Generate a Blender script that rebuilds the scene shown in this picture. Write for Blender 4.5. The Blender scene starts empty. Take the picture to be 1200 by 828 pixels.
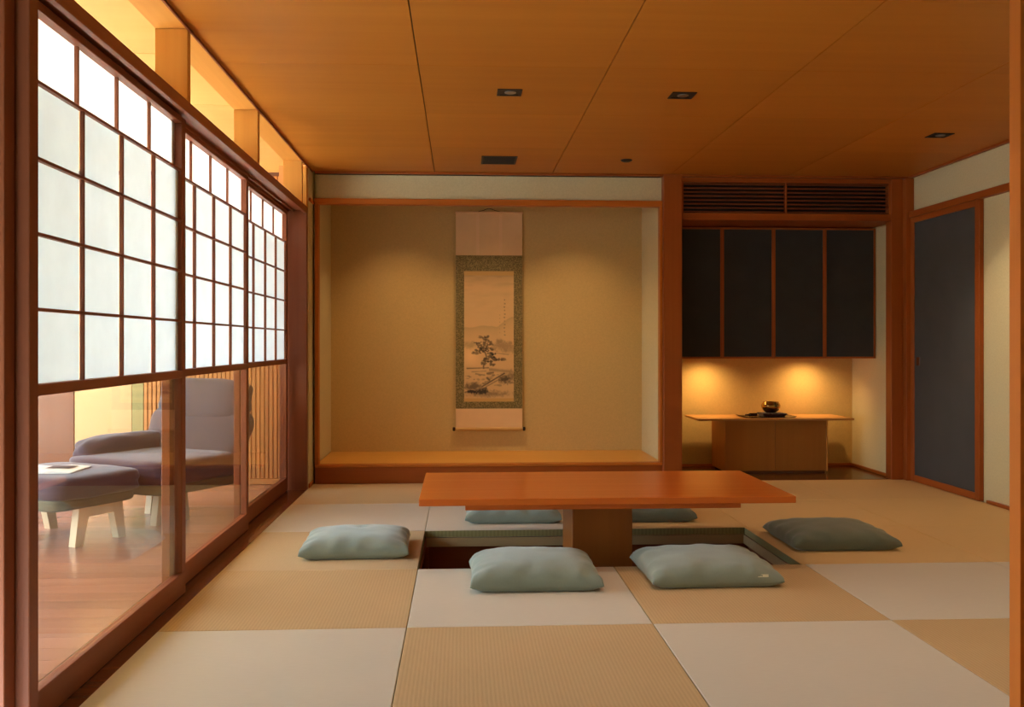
import bpy, bmesh, math, random
import numpy as np
from mathutils import Vector, Matrix, noise

S = bpy.context.scene
COL = S.collection
R = math.radians

# ------------------------------------------------------------------ camera
cd = bpy.data.cameras.new('camera'); cam = bpy.data.objects.new('camera', cd); COL.objects.link(cam)
cam.location = (0, 0, 1.0)
cam.rotation_euler = (R(90), 0, R(-3.07))
cd.sensor_fit = 'HORIZONTAL'; cd.sensor_width = 36.0
cd.lens = 36.0 * 1119 / 1200
cd.shift_y = -12 / 1200
cd.clip_start = 0.05; cd.clip_end = 200
S.camera = cam

# ------------------------------------------------------------------ world, lights, exposure
S.view_settings.view_transform = 'Standard'; S.view_settings.look = 'None'
S.view_settings.gamma = 1.0; S.view_settings.use_curve_mapping = False
S.view_settings.exposure = 0.78
W = bpy.data.worlds.new('overcast_sky'); S.world = W; W.use_nodes = True
bg = W.node_tree.nodes['Background']
bg.inputs['Color'].default_value = (0.76, 0.89, 1.0, 1); bg.inputs['Strength'].default_value = 6.0

def lamp(name, kind, loc, rot, energy, color, **kw):
    d = bpy.data.lights.new(name, kind); d.energy = energy; d.color = color
    for k, v in kw.items(): setattr(d, k, v)
    o = bpy.data.objects.new(name, d); o.location = loc; o.rotation_euler = rot
    COL.objects.link(o); return o

# sky portal in the open garden side of the veranda
p = lamp('garden_portal', 'AREA', (-3.42, 4.65, 1.08), (0, R(-90), 0), 1.0, (1, 1, 1), shape='RECTANGLE', size=2.1, size_y=4.4)
p.data.cycles.is_portal = True
# high sun running along the facade: lights the garden gravel, which throws light up under the eaves
SUNL = lamp('sun', 'SUN', (-8, 3, 6), (R(-35), 0, 0), 28.0, (1.0, 0.94, 0.84), angle=R(1))
# unseen fill light added in the vestibule behind the camera, to brighten the jambs
lamp('vestibule_lamp', 'AREA', (0.3, 0.4, 2.36), (0, 0, 0), 4.5, (1.0, 0.62, 0.42), shape='RECTANGLE', size=1.6, size_y=0.8)
WARM = (1.0, 0.62, 0.28)

# ------------------------------------------------------------------ helpers
def tag(o, label=None, cat=None, group=None, kind=None):
    if label: o['label'] = label
    if cat: o['category'] = cat
    if group: o['group'] = group
    if kind: o['kind'] = kind
    return o
def thing(name, loc, label, cat, group=None, rz=0):
    o = bpy.data.objects.new(name, None); o.empty_display_size = 0.1
    o.location = loc; o.rotation_euler = (0, 0, rz); COL.objects.link(o)
    return tag(o, label, cat, group)
def obj(name, bm, mat, parent=None, local=False, smooth=False, loc=None):
    """bm in world coordinates unless local; origin goes to the parent's base"""
    off = Vector((0, 0, 0))
    if not local and parent is not None:
        q = parent
        while q is not None: off += q.location; q = q.parent
        bmesh.ops.translate(bm, verts=bm.verts, vec=-off)
    me = bpy.data.meshes.new(name)
    bmesh.ops.recalc_face_normals(bm, faces=bm.faces)
    bm.to_mesh(me); bm.free()
    for m in (mat if isinstance(mat, (list, tuple)) else [mat]): me.materials.append(m)
    if smooth:
        for f in me.polygons: f.use_smooth = True
    o = bpy.data.objects.new(name, me); COL.objects.link(o)
    if parent is not None: o.parent = parent
    if loc is not None: o.location = loc
    return o
def struct(name, bm, mat, **k):
    o = obj(name, bm, mat, **k); o['kind'] = 'structure'; return o
def copy(o, parent=None, loc=None):
    c = o.copy(); COL.objects.link(c)
    if parent is not None: c.parent = parent
    if loc is not None: c.location = loc
    return c
def bx(x0, x1, y0, y1, z0, z1, bev=0.0, bm=None):
    t = bmesh.new()
    bmesh.ops.create_cube(t, size=1.0)
    for v in t.verts:
        v.co = Vector((x0 + (v.co.x + .5) * (x1 - x0), y0 + (v.co.y + .5) * (y1 - y0), z0 + (v.co.z + .5) * (z1 - z0)))
    if bev > 0:
        bmesh.ops.bevel(t, geom=list(t.edges), offset=bev, segments=1, affect='EDGES', profile=0.5)
    if bm is None: return t
    me = bpy.data.meshes.new('tmp'); t.to_mesh(me); t.free(); bm.from_mesh(me); bpy.data.meshes.remove(me)
    return bm
def boxes(lst, bev=0.0):
    bm = bmesh.new()
    for b in lst: bx(*b, bev=bev, bm=bm)
    return bm
def prism(pts, axis_len, plane='xz', start=0.0):
    """extrude closed polygon pts along the missing axis"""
    bm = bmesh.new()
    def mk(a, b, c): return {'xz': (a, c, b), 'yz': (c, a, b), 'xy': (a, b, c)}[plane]
    lo = [bm.verts.new(mk(a, b, start)) for a, b in pts]
    hi = [bm.verts.new(mk(a, b, start + axis_len)) for a, b in pts]
    bm.faces.new(lo); bm.faces.new(list(reversed(hi)))
    n = len(pts)
    for i in range(n): bm.faces.new((lo[i], lo[(i + 1) % n], hi[(i + 1) % n], hi[i]))
    return bm
def lathe(profile, seg=32):
    bm = bmesh.new(); rings = []
    for r, z in profile:
        if r < 1e-6: rings.append([bm.verts.new((0, 0, z))])
        else: rings.append([bm.verts.new((r * math.cos(2 * math.pi * i / seg), r * math.sin(2 * math.pi * i / seg), z)) for i in range(seg)])
    for a, b in zip(rings, rings[1:]):
        for i in range(seg):
            j = (i + 1) % seg
            if len(a) == 1 and len(b) == 1: continue
            if len(a) == 1: bm.faces.new((a[0], b[i], b[j]))
            elif len(b) == 1: bm.faces.new((a[i], a[j], b[0]))
            else: bm.faces.new((a[i], a[j], b[j], b[i]))
    return bm
def tube(pts, r, seg=8):
    bm = bmesh.new(); rings = []
    pts = [Vector(p) for p in pts]
    for i, p in enumerate(pts):
        d = (pts[min(i + 1, len(pts) - 1)] - pts[max(i - 1, 0)]).normalized()
        a = d.orthogonal().normalized() if i == 0 else (pa - d * pa.dot(d)).normalized()
        pa = a; b = d.cross(a)
        rings.append([bm.verts.new(p + (a * math.cos(t) + b * math.sin(t)) * r) for t in [2 * math.pi * k / seg for k in range(seg)]])
    for a, b in zip(rings, rings[1:]):
        for k in range(seg): bm.faces.new((a[k], a[(k + 1) % seg], b[(k + 1) % seg], b[k]))
    bm.faces.new(rings[0]); bm.faces.new(list(reversed(rings[-1])))
    return bm

# ------------------------------------------------------------------ materials
def nodes(name):
    m = bpy.data.materials.new(name); m.use_nodes = True
    nt = m.node_tree; b = nt.nodes['Principled BSDF']
    return m, nt, b
def N(nt, t, **k):
    n = nt.nodes.new(t)
    for a, v in k.items():
        if a.startswith('i_'): n.inputs[a[2:].replace('_', ' ')].default_value = v
        else: setattr(n, a, v)
    return n
def coords(nt, scale):
    tc = N(nt, 'ShaderNodeTexCoord'); mp = N(nt, 'ShaderNodeMapping')
    mp.inputs['Scale'].default_value = scale
    nt.links.new(tc.outputs['Object'], mp.inputs['Vector']); return mp.outputs['Vector']
def ramp(nt, fac, stops):
    r = N(nt, 'ShaderNodeValToRGB'); nt.links.new(fac, r.inputs['Fac'])
    e = r.color_ramp.elements
    while len(e) < len(stops): e.new(0.5)
    for el, (p, c) in zip(e, stops): el.position = p; el.color = (*c, 1)
    return r.outputs['Color']
def bump(nt, b, fac, strength, dist=0.002):
    bp = N(nt, 'ShaderNodeBump'); bp.inputs['Strength'].default_value = strength; bp.inputs['Distance'].default_value = dist
    nt.links.new(fac, bp.inputs['Height']); nt.links.new(bp.outputs['Normal'], b.inputs['Normal'])
def wood(name, c1, c2, axis='x', rough=0.45, grain=28, spec=0.25, coat=0.0, bstr=0.06, contrast=1.0, vary=0.07):
    m, nt, b = nodes(name)
    s = {'x': (0.6, grain, grain), 'y': (grain, 0.6, grain), 'z': (grain, grain, 0.6)}[axis]
    v = coords(nt, s)
    n1 = N(nt, 'ShaderNodeTexNoise', i_Scale=1.0, i_Detail=6.0, i_Roughness=0.62, i_Distortion=0.25)
    nt.links.new(v, n1.inputs['Vector'])
    v2 = coords(nt, tuple(q * 0.13 for q in s))
    n2 = N(nt, 'ShaderNodeTexNoise', i_Scale=1.0, i_Detail=2.0)
    nt.links.new(v2, n2.inputs['Vector'])
    mx = N(nt, 'ShaderNodeMix', data_type='FLOAT'); mx.inputs[0].default_value = 0.4
    nt.links.new(n1.outputs['Fac'], mx.inputs[2]); nt.links.new(n2.outputs['Fac'], mx.inputs[3])
    w = 0.22 / contrast
    col = ramp(nt, mx.outputs[0], [(0.5 - w, c2), (0.5 + w, c1)])
    oi = N(nt, 'ShaderNodeObjectInfo'); hv = N(nt, 'ShaderNodeHueSaturation')
    mr = N(nt, 'ShaderNodeMapRange'); mr.inputs['To Min'].default_value = 1 - vary; mr.inputs['To Max'].default_value = 1 + vary
    nt.links.new(oi.outputs['Random'], mr.inputs['Value']); nt.links.new(mr.outputs['Result'], hv.inputs['Value'])
    nt.links.new(col, hv.inputs['Color']); nt.links.new(hv.outputs['Color'], b.inputs['Base Color'])
    b.inputs['Roughness'].default_value = rough; b.inputs['Specular IOR Level'].default_value = spec
    b.inputs['Coat Weight'].default_value = coat; b.inputs['Coat Roughness'].default_value = 0.12
    bump(nt, b, n1.outputs['Fac'], bstr, 0.0008)
    return m
def plain(name, c, rough=0.6, metal=0.0, spec=0.4, nscale=0, namp=0.12, bstr=0.0, sheen=0.0):
    m, nt, b = nodes(name)
    b.inputs['Roughness'].default_value = rough; b.inputs['Metallic'].default_value = metal
    b.inputs['Specular IOR Level'].default_value = spec; b.inputs['Sheen Weight'].default_value = sheen
    if nscale:
        v = coords(nt, (1, 1, 1)); n = N(nt, 'ShaderNodeTexNoise', i_Scale=float(nscale), i_Detail=5.0)
        nt.links.new(v, n.inputs['Vector'])
        col = ramp(nt, n.outputs['Fac'], [(0.3, tuple(x * (1 - namp) for x in c)), (0.7, tuple(x * (1 + namp) for x in c))])
        nt.links.new(col, b.inputs['Base Color'])
        if bstr: bump(nt, b, n.outputs['Fac'], bstr, 0.001)
    else: b.inputs['Base Color'].default_value = (*c, 1)
    return m
def fabric(name, c, weave=900, bstr=0.3, rough=0.85, sheen=0.3, blotch=0.1, tint=None):
    m, nt, b = nodes(name)
    v = coords(nt, (1, 1, 1))
    w1 = N(nt, 'ShaderNodeTexNoise', i_Scale=6.0, i_Detail=3.0); nt.links.new(v, w1.inputs['Vector'])
    vs = coords(nt, (weave * 0.12, weave, weave)); w2 = N(nt, 'ShaderNodeTexNoise', i_Scale=1.0, i_Detail=1.0); nt.links.new(vs, w2.inputs['Vector'])
    vt = coords(nt, (weave, weave * 0.12, weave)); w3 = N(nt, 'ShaderNodeTexNoise', i_Scale=1.0, i_Detail=1.0); nt.links.new(vt, w3.inputs['Vector'])
    ad = N(nt, 'ShaderNodeMath', operation='ADD'); nt.links.new(w2.outputs['Fac'], ad.inputs[0]); nt.links.new(w3.outputs['Fac'], ad.inputs[1])
    hf = N(nt, 'ShaderNodeMath', operation='MULTIPLY'); hf.inputs[1].default_value = 0.5; nt.links.new(ad.outputs[0], hf.inputs[0])
    mx = N(nt, 'ShaderNodeMix', data_type='FLOAT'); mx.inputs[0].default_value = 0.5
    nt.links.new(w1.outputs['Fac'], mx.inputs[2]); nt.links.new(hf.outputs[0], mx.inputs[3])
    col = ramp(nt, mx.outputs[0], [(0.35, tuple(x * (1 - blotch) for x in c)), (0.65, tuple(x * (1 + blotch) for x in c))])
    nt.links.new(col, b.inputs['Base Color'])
    b.inputs['Roughness'].default_value = rough; b.inputs['Sheen Weight'].default_value = sheen
    b.inputs['Specular IOR Level'].default_value = 0.2; b.inputs['Sheen Roughness'].default_value = 0.45
    bump(nt, b, hf.outputs[0], bstr, 0.0006)
    return m
def rush(name, c1, c2, along='y', period=0.0125, rib=0.5, amp=0.5):
    """woven rush: ribs running along one axis, fine straw noise"""
    m, nt, b = nodes(name)
    v = coords(nt, (1, 1, 1))
    wv = N(nt, 'ShaderNodeTexWave', wave_type='BANDS', bands_direction='X' if along == 'y' else 'Y', i_Scale=0.314 / period, i_Distortion=0.15, i_Detail=1.0)
    wv.inputs['Detail Scale'].default_value = 0.4
    nt.links.new(v, wv.inputs['Vector'])
    vs = coords(nt, (260, 22, 60) if along == 'y' else (22, 260, 60))
    n = N(nt, 'ShaderNodeTexNoise', i_Scale=1.0, i_Detail=3.0); nt.links.new(vs, n.inputs['Vector'])
    vb = coords(nt, (2.5, 2.5, 2.5)); nb = N(nt, 'ShaderNodeTexNoise', i_Scale=1.0, i_Detail=2.0); nt.links.new(vb, nb.inputs['Vector'])
    wc = N(nt, 'ShaderNodeTexWave', wave_type='BANDS', bands_direction='Y' if along == 'y' else 'X', i_Scale=0.314 / 0.007, i_Distortion=0.4, i_Detail=1.0)
    nt.links.new(v, wc.inputs['Vector'])
    wx = N(nt, 'ShaderNodeMix', data_type='FLOAT'); wx.inputs[0].default_value = 0.3
    nt.links.new(wv.outputs['Fac'], wx.inputs[2]); nt.links.new(wc.outputs['Fac'], wx.inputs[3])
    mx = N(nt, 'ShaderNodeMix', data_type='FLOAT'); mx.inputs[0].default_value = rib
    nt.links.new(n.outputs['Fac'], mx.inputs[2]); nt.links.new(wx.outputs[0], mx.inputs[3])
    m2 = N(nt, 'ShaderNodeMix', data_type='FLOAT'); m2.inputs[0].default_value = 0.3
    nt.links.new(mx.outputs[0], m2.inputs[2]); nt.links.new(nb.outputs['Fac'], m2.inputs[3])
    col = ramp(nt, m2.outputs[0], [(0.5 - amp / 2, c2), (0.5 + amp / 2, c1)])
    nt.links.new(col, b.inputs['Base Color'])
    b.inputs['Roughness'].default_value = 0.62; b.inputs['Specular IOR Level'].default_value = 0.25
    bump(nt, b, mx.outputs[0], 0.25, 0.0012)
    return m
def glass(name, tint=(0.97, 0.985, 0.98)):
    m = bpy.data.materials.new(name); m.use_nodes = True; nt = m.node_tree; nt.nodes.clear()
    out = N(nt, 'ShaderNodeOutputMaterial'); mx = N(nt, 'ShaderNodeMixShader')
    tr = N(nt, 'ShaderNodeBsdfTransparent'); tr.inputs['Color'].default_value = (*tint, 1)
    gl = N(nt, 'ShaderNodeBsdfGlossy'); gl.inputs['Roughness'].default_value = 0.0
    fr = N(nt, 'ShaderNodeFresnel'); ge = N(nt, 'ShaderNodeNewGeometry')
    mr = N(nt, 'ShaderNodeMapRange'); mr.inputs['To Min'].default_value = 1.5; mr.inputs['To Max'].default_value = 1 / 1.5
    nt.links.new(ge.outputs['Backfacing'], mr.inputs['Value']); nt.links.new(mr.outputs['Result'], fr.inputs['IOR'])
    nt.links.new(fr.outputs[0], mx.inputs[0]); nt.links.new(tr.outputs[0], mx.inputs[1]); nt.links.new(gl.outputs[0], mx.inputs[2])
    nt.links.new(mx.outputs[0], out.inputs['Surface']); return m
def paper(name, c, trans):
    m = bpy.data.materials.new(name); m.use_nodes = True; nt = m.node_tree; nt.nodes.clear()
    out = N(nt, 'ShaderNodeOutputMaterial'); mx = N(nt, 'ShaderNodeMixShader'); mx.inputs[0].default_value = trans
    d = N(nt, 'ShaderNodeBsdfDiffuse'); t = N(nt, 'ShaderNodeBsdfTranslucent')
    tc = N(nt, 'ShaderNodeTexCoord'); n = N(nt, 'ShaderNodeTexNoise', i_Scale=14.0, i_Detail=5.0)
    nt.links.new(tc.outputs['Object'], n.inputs['Vector'])
    col = ramp(nt, n.outputs['Fac'], [(0.3, tuple(x * 0.96 for x in c)), (0.7, c)])
    nt.links.new(col, d.inputs['Color']); nt.links.new(col, t.inputs['Color'])
    nt.links.new(d.outputs[0], mx.inputs[1]); nt.links.new(t.outputs[0], mx.inputs[2])
    nt.links.new(mx.outputs[0], out.inputs['Surface']); return m
def glow(name, c, s):
    m, nt, b = nodes(name)
    b.inputs['Base Color'].default_value = (*c, 1); b.inputs['Emission Color'].default_value = (*c, 1); b.inputs['Emission Strength'].default_value = s
    return m

CR1, CR2 = (0.41, 0.100, 0.015), (0.31, 0.070, 0.010)
M_cedar_x = wood('red_cedar_x', CR1, CR2, 'x')
M_cedar_y = wood('red_cedar_y', CR1, CR2, 'y')
M_cedar_z = wood('red_cedar_z', CR1, CR2, 'z')
M_win_y = wood('window_cedar_y', (0.34, 0.105, 0.042), (0.25, 0.070, 0.028), 'y')  # same red cedar by the window, haze and bluish daylight mixed into its colour
M_win_z = wood('window_cedar_z', (0.34, 0.105, 0.042), (0.25, 0.070, 0.028), 'z')
M_trim_x = wood('orange_trim_x', (0.58, 0.175, 0.022), (0.46, 0.125, 0.014), 'x')
M_trim_y = wood('orange_trim_y', (0.58, 0.175, 0.022), (0.46, 0.125, 0.014), 'y')
M_trim_z = wood('orange_trim_z', (0.58, 0.175, 0.022), (0.46, 0.125, 0.014), 'z')
M_strut = wood('honey_strut', (0.74, 0.36, 0.075), (0.64, 0.28, 0.052), 'z')
M_strut_y = wood('honey_strut_y', (0.74, 0.36, 0.075), (0.64, 0.28, 0.052), 'y')
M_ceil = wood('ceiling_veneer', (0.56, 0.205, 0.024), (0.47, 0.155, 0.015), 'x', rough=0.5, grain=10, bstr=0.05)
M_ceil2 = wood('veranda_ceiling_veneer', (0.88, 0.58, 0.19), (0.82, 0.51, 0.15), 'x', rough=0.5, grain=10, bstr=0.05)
M_table = wood('table_veneer', (0.66, 0.155, 0.018), (0.55, 0.112, 0.011), 'x', rough=0.26, grain=16, spec=0.5, bstr=0.03)
M_ped = wood('pedestal_veneer', (0.36, 0.115, 0.020), (0.28, 0.080, 0.012), 'z', rough=0.4, grain=16)
M_toko = wood('alcove_floor_board', (0.78, 0.41, 0.085), (0.68, 0.32, 0.055), 'x', rough=0.33, grain=14, bstr=0.05)
M_dark_floor = wood('dark_glossy_board', (0.20, 0.065, 0.022), (0.13, 0.040, 0.014), 'x', rough=0.16, spec=0.5)
M_side = wood('sideboard_veneer', (0.50, 0.20, 0.036), (0.41, 0.145, 0.024), 'z', rough=0.45, grain=14)
M_side_top = wood('sideboard_top_veneer', (0.62, 0.32, 0.10), (0.50, 0.23, 0.065), 'x', rough=0.4, grain=14)
M_veranda = wood('veranda_plank', (0.46, 0.215, 0.150), (0.34, 0.14, 0.09), 'x', rough=0.2, grain=16, spec=0.6, bstr=0.05, vary=0.16)
M_slat = wood('slat_cedar', (0.68, 0.31, 0.10), (0.58, 0.24, 0.07), 'z')
M_yellow = wood('pale_panel', (0.90, 0.57, 0.28), (0.84, 0.51, 0.24), 'z', rough=0.45, grain=8, bstr=0.03)
M_brown = wood('brown_door', (0.30, 0.14, 0.085), (0.23, 0.10, 0.06), 'z', rough=0.25, grain=10, bstr=0.03)
M_birch = wood('birch_leg', (0.82, 0.64, 0.40), (0.74, 0.54, 0.31), 'z', rough=0.4)
M_plaster = plain('earthen_plaster', (0.70, 0.61, 0.36), 0.9, spec=0.1, nscale=90, namp=0.05, bstr=0.12)
M_toko_wall = plain('alcove_plaster', (0.64, 0.450, 0.185), 0.9, spec=0.1, nscale=90, namp=0.05, bstr=0.12)
M_green = plain('green_plaster', (0.42, 0.38, 0.17), 0.9, spec=0.1, nscale=60, namp=0.05)
M_dark = plain('near_black', (0.012, 0.010, 0.009), 0.6)
M_slate = fabric('slate_cloth', (0.046, 0.045, 0.046), 700, 0.15, 0.9, 0.1, 0.12)
M_slate2 = fabric('slate_door_cloth', (0.072, 0.071, 0.070), 700, 0.15, 0.9, 0.1, 0.08)
M_mat_a = rush('rush_smooth', (0.65, 0.575, 0.48), (0.56, 0.49, 0.40), 'x', 0.0125, 0.12, 0.8)
M_mat_b = rush('rush_ribbed', (0.63, 0.435, 0.235), (0.45, 0.295, 0.145), 'y', 0.0125, 0.6, 0.9)  # same rush turned; its tone against the smooth mats stands in for directional sheen
M_mat_side = rush('rush_edge', (0.42, 0.38, 0.17), (0.26, 0.23, 0.10), 'y', 0.02, 0.7, 0.7)
M_mat_c = rush('rush_golden', (0.72, 0.485, 0.225), (0.62, 0.395, 0.165), 'x', 0.0125, 0.2, 0.8)  # golden base colour carries the warm lamp light on the back right mats
M_mat_d = rush('rush_tan', (0.61, 0.445, 0.265), (0.51, 0.36, 0.20), 'y', 0.0125, 0.2, 0.8)
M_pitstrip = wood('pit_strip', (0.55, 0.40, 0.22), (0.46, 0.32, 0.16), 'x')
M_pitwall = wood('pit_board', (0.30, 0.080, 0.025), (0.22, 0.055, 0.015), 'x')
M_cush = fabric('sage_linen', (0.235, 0.275, 0.235), 800, 0.45, 0.9, 0.45, 0.10)
M_cush_shade = fabric('dark_sage_linen', (0.150, 0.170, 0.125), 800, 0.45, 0.9, 0.35, 0.10)  # same sage linen, darkened for the weaker light on the right-hand cushions
M_label = plain('cream_tag', (0.70, 0.66, 0.50), 0.8)
M_paper = paper('shoji_paper', (0.85, 0.90, 0.92), 0.585)
M_paper_t = paper('shoji_paper_top', (0.97, 0.98, 0.96), 0.85)
M_glass = glass('clear_glass')
M_chair = fabric('violet_grey_cloth', (0.070, 0.048, 0.068), 500, 0.3, 0.9, 0.35, 0.12)
M_chair_b = fabric('taupe_grey_cloth', (0.088, 0.066, 0.072), 500, 0.3, 0.9, 0.35, 0.1)
M_shell = fabric('olive_grey_shell', (0.15, 0.125, 0.075), 500, 0.2, 0.9, 0.2, 0.1)
M_mag = plain('white_page', (0.85, 0.85, 0.85), 0.35)
M_ink = plain('printed_ink', (0.05, 0.05, 0.07), 0.5)
M_brass = plain('aged_brass', (0.42, 0.25, 0.07), 0.22, metal=1.0, nscale=30, namp=0.35)
M_lacquer = plain('black_lacquer', (0.020, 0.008, 0.006), 0.25, spec=0.6)
M_bcush = fabric('dark_silk', (0.035, 0.012, 0.012), 900, 0.2, 0.6, 0.3, 0.2)
M_silk = fabric('pink_beige_silk', (0.84, 0.56, 0.30), 900, 0.1, 0.8, 0.1, 0.05)
M_gold = plain('gold_silk', (0.62, 0.37, 0.12), 0.6)
M_steel = plain('brushed_reflector', (0.45, 0.45, 0.45), 0.3, metal=1.0)
M_black = plain('black_frame', (0.02, 0.018, 0.016), 0.5)
M_gravel = plain('garden_gravel', (0.55, 0.52, 0.46), 0.9, nscale=40, namp=0.3, bstr=0.4)
M_soil = plain('subfloor', (0.25, 0.18, 0.12), 0.9)

# ------------------------------------------------------------------ floor, mats, pit
TX = [-1.053, -0.190, 0.685, 1.556, 2.430, 3.290]
TY = [1.630, 2.503, 3.376, 4.248, 5.120, 5.992, 6.862]
PX0, PX1, PY0, PY1 = -0.190, 1.540, 4.248, 5.120
floor = struct('floor', boxes([(-1.05, 3.30, -1.5, PY0, -0.085, -0.040), (-1.05, 3.30, PY1, 7.75, -0.085, -0.040),
                               (-1.05, PX0, PY0, PY1, -0.085, -0.040), (PX1, 3.30, PY0, PY1, -0.085, -0.040)]), M_soil)
for j in range(1, 6):
    for i in range(5):
        if j == 3 and i in (1, 2): continue
        x0, x1, y0, y1 = TX[i], TX[i + 1], TY[j], TY[j + 1]
        mm = M_mat_b if (i + j) % 2 == 0 else M_mat_a
        mm = {(0, 3): M_mat_d, (0, 4): M_mat_a, (0, 5): M_mat_d, (1, 4): M_mat_a, (4, 1): M_mat_b, (4, 2): M_mat_a}.get((i, j), mm)
        if j >= 3 and i >= 2: mm = M_mat_c
        if j == 3 and i == 3: x0 = PX1
        bm = bx(x0 + .001, x1 - .001, y0 + .001, y1 - .001, -0.0385, 0.0, 0.0025)
        for f in bm.faces:
            if abs(f.normal.z) < 0.3: f.material_index = 1
        obj('tatami_mat', bm, [mm, M_mat_side], floor)
# pit lining
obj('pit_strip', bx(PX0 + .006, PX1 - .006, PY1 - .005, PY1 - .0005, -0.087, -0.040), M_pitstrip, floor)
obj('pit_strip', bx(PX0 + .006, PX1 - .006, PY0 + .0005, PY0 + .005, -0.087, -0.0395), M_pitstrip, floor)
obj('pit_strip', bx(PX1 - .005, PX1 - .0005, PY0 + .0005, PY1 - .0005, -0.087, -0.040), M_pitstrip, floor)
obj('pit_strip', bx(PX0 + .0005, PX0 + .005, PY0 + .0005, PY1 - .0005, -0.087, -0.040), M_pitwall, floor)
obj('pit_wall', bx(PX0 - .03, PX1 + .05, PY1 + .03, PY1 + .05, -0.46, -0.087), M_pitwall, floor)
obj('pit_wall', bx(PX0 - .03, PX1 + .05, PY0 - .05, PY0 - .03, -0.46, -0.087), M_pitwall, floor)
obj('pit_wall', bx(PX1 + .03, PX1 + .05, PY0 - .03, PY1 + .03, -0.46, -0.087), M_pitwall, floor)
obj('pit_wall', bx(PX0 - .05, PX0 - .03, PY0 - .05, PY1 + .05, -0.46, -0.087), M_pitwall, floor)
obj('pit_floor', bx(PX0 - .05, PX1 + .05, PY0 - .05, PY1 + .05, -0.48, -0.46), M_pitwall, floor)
obj('pit_stile', bx(PX0 - .005, PX0 + .018, PY1 - .02, PY1 + .03, -0.46, -0.088, .001), M_ped, floor)
# vestibule boards where the camera stands
obj('vestibule_board', bx(-1.05, 3.29, -1.45, 2.50, -0.0385, 0.0), M_toko, floor)

# ------------------------------------------------------------------ ceiling
CZ = 2.218
ceil = struct('ceiling', bx(-1.06, 3.40, -1.5, 7.75, CZ + .012, CZ + .06), M_dark)
CX = [-1.053, -0.186, 0.655, 1.512, 2.375, 3.290]
CY = [1.58, 2.45, 3.325, 4.20, 5.075, 5.950, 6.825]
panels = []
for j in range(1, 6):
    for i in range(5):
        y1 = CY[j + 1] if j < 5 else 6.84
        obj('ceiling_panel', bx(CX[i] + .0025, CX[i + 1] - .0025, CY[j] + .0007, y1 - .0007, CZ, CZ + .012, .0006), M_ceil, ceil)
struct('trim_ceiling_back', bx(-1.03, 3.28, 6.815, 6.84, CZ - .016, CZ - .0005, .001), M_cedar_x)
struct('trim_ceiling_right', bx(3.262, 3.289, 2.5, 6.815, CZ - .016, CZ - .0005, .001), M_cedar_y)
struct('ceiling_vestibule', bx(-1.6, 2.6, -1.45, 2.39, 2.40, 2.44), M_ceil)

# ------------------------------------------------------------------ walls
struct('wall_back', boxes([(-1.13, 3.33, 7.66, 7.74, -0.04, 2.23)]), M_toko_wall)
struct('wall_left', boxes([(-1.12, -1.050, 6.6545, 7.66, -0.04, 2.235)]), M_plaster)
struct('trim_left_wall', bx(-1.050, -1.036, 6.66, 6.838, 1.985, 2.005, .001), M_trim_y)
struct('baseboard_left', bx(-1.050, -1.042, 6.66, 6.838, 0.001, 0.03, .001), M_trim_y)
struct('wall_right', boxes([(3.300, 3.40, 2.5, 7.66, -0.04, 2.215)]), M_plaster)
# alcove linings
struct('wall_alcove_left', bx(-1.050, -1.030, 6.905, 7.66, 0.14, 2.21), M_plaster)
struct('wall_alcove_middle', bx(1.462, 1.585, 6.935, 7.66, -0.03, 2.21), M_plaster)
struct('wall_alcove_right', bx(3.20, 3.30, 6.935, 7.66, -0.03, 2.21), M_plaster)
struct('wall_above_alcove', bx(-1.030, 1.457, 6.870, 6.905, 2.030, 2.2015), M_plaster)
struct('ceiling_alcove', bx(-1.03, 1.462, 6.905, 7.66, 2.165, 2.20), M_ceil)

# ------------------------------------------------------------------ posts and beams
struct('trim_alcove_lintel', bx(-1.035, 1.457, 6.838, 6.905, 1.988, 2.0295, .002), M_trim_x)
struct('trim_alcove_left', bx(-1.035, -1.008, 6.838, 6.905, 0.1385, 1.9875, .002), M_trim_z)
struct('trim_alcove_right', bx(1.438, 1.457, 6.838, 6.905, 0.1385, 1.9875, .002), M_trim_z)
struct('trim_alcove_post', bx(1.4575, 1.592, 6.800, 6.934, 0.001, CZ - .001, .004), M_cedar_z)
struct('trim_niche_post', bx(3.152, 3.240, 6.840, 6.934, 0.001, CZ - .001, .003), M_cedar_z)
struct('trim_corner_post', bx(3.241, 3.298, 6.790, 6.90, 0.001, CZ - .017, .002), M_cedar_z)
struct('trim_niche_beam', bx(1.5925, 3.1515, 6.840, 6.915, 1.895, 1.945, .002), M_cedar_x)
struct('trim_niche_soffit', bx(1.5925, 3.1995, 6.9155, 7.659, 1.896, 1.915), M_cedar_x)
struct('trim_niche_head', bx(1.5925, 3.1515, 6.840, 6.915, 2.168, 2.2015, .002), M_cedar_x)

# raised alcove floor
plat = struct('floor_alcove', bx(-1.03, 1.457, 6.905, 7.66, 0.112, 0.137, .001), M_toko)
obj('front_board', bx(-1.035, 1.457, 6.850, 6.904, 0.0, 0.118, .002), M_cedar_x, plat)
obj('edge_rail', bx(-1.035, 1.457, 6.838, 6.904, 0.1185, 0.1378, .002), M_trim_x, plat)
# niche floor
nf = struct('floor_niche', bx(1.593, 3.20, 6.866, 7.66, -0.038, -0.001, .001), M_dark_floor)
obj('threshold', bx(1.593, 3.15, 6.8625, 6.8655, -0.03, 0.001), M_cedar_x, nf)
struct('baseboard_niche_back', bx(1.60, 3.19, 7.650, 7.66, 0.0, 0.022, .001), M_trim_x)
struct('baseboard_niche_right', bx(3.188, 3.20, 6.94, 7.649, 0.0, 0.022, .001), M_trim_y)

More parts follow.
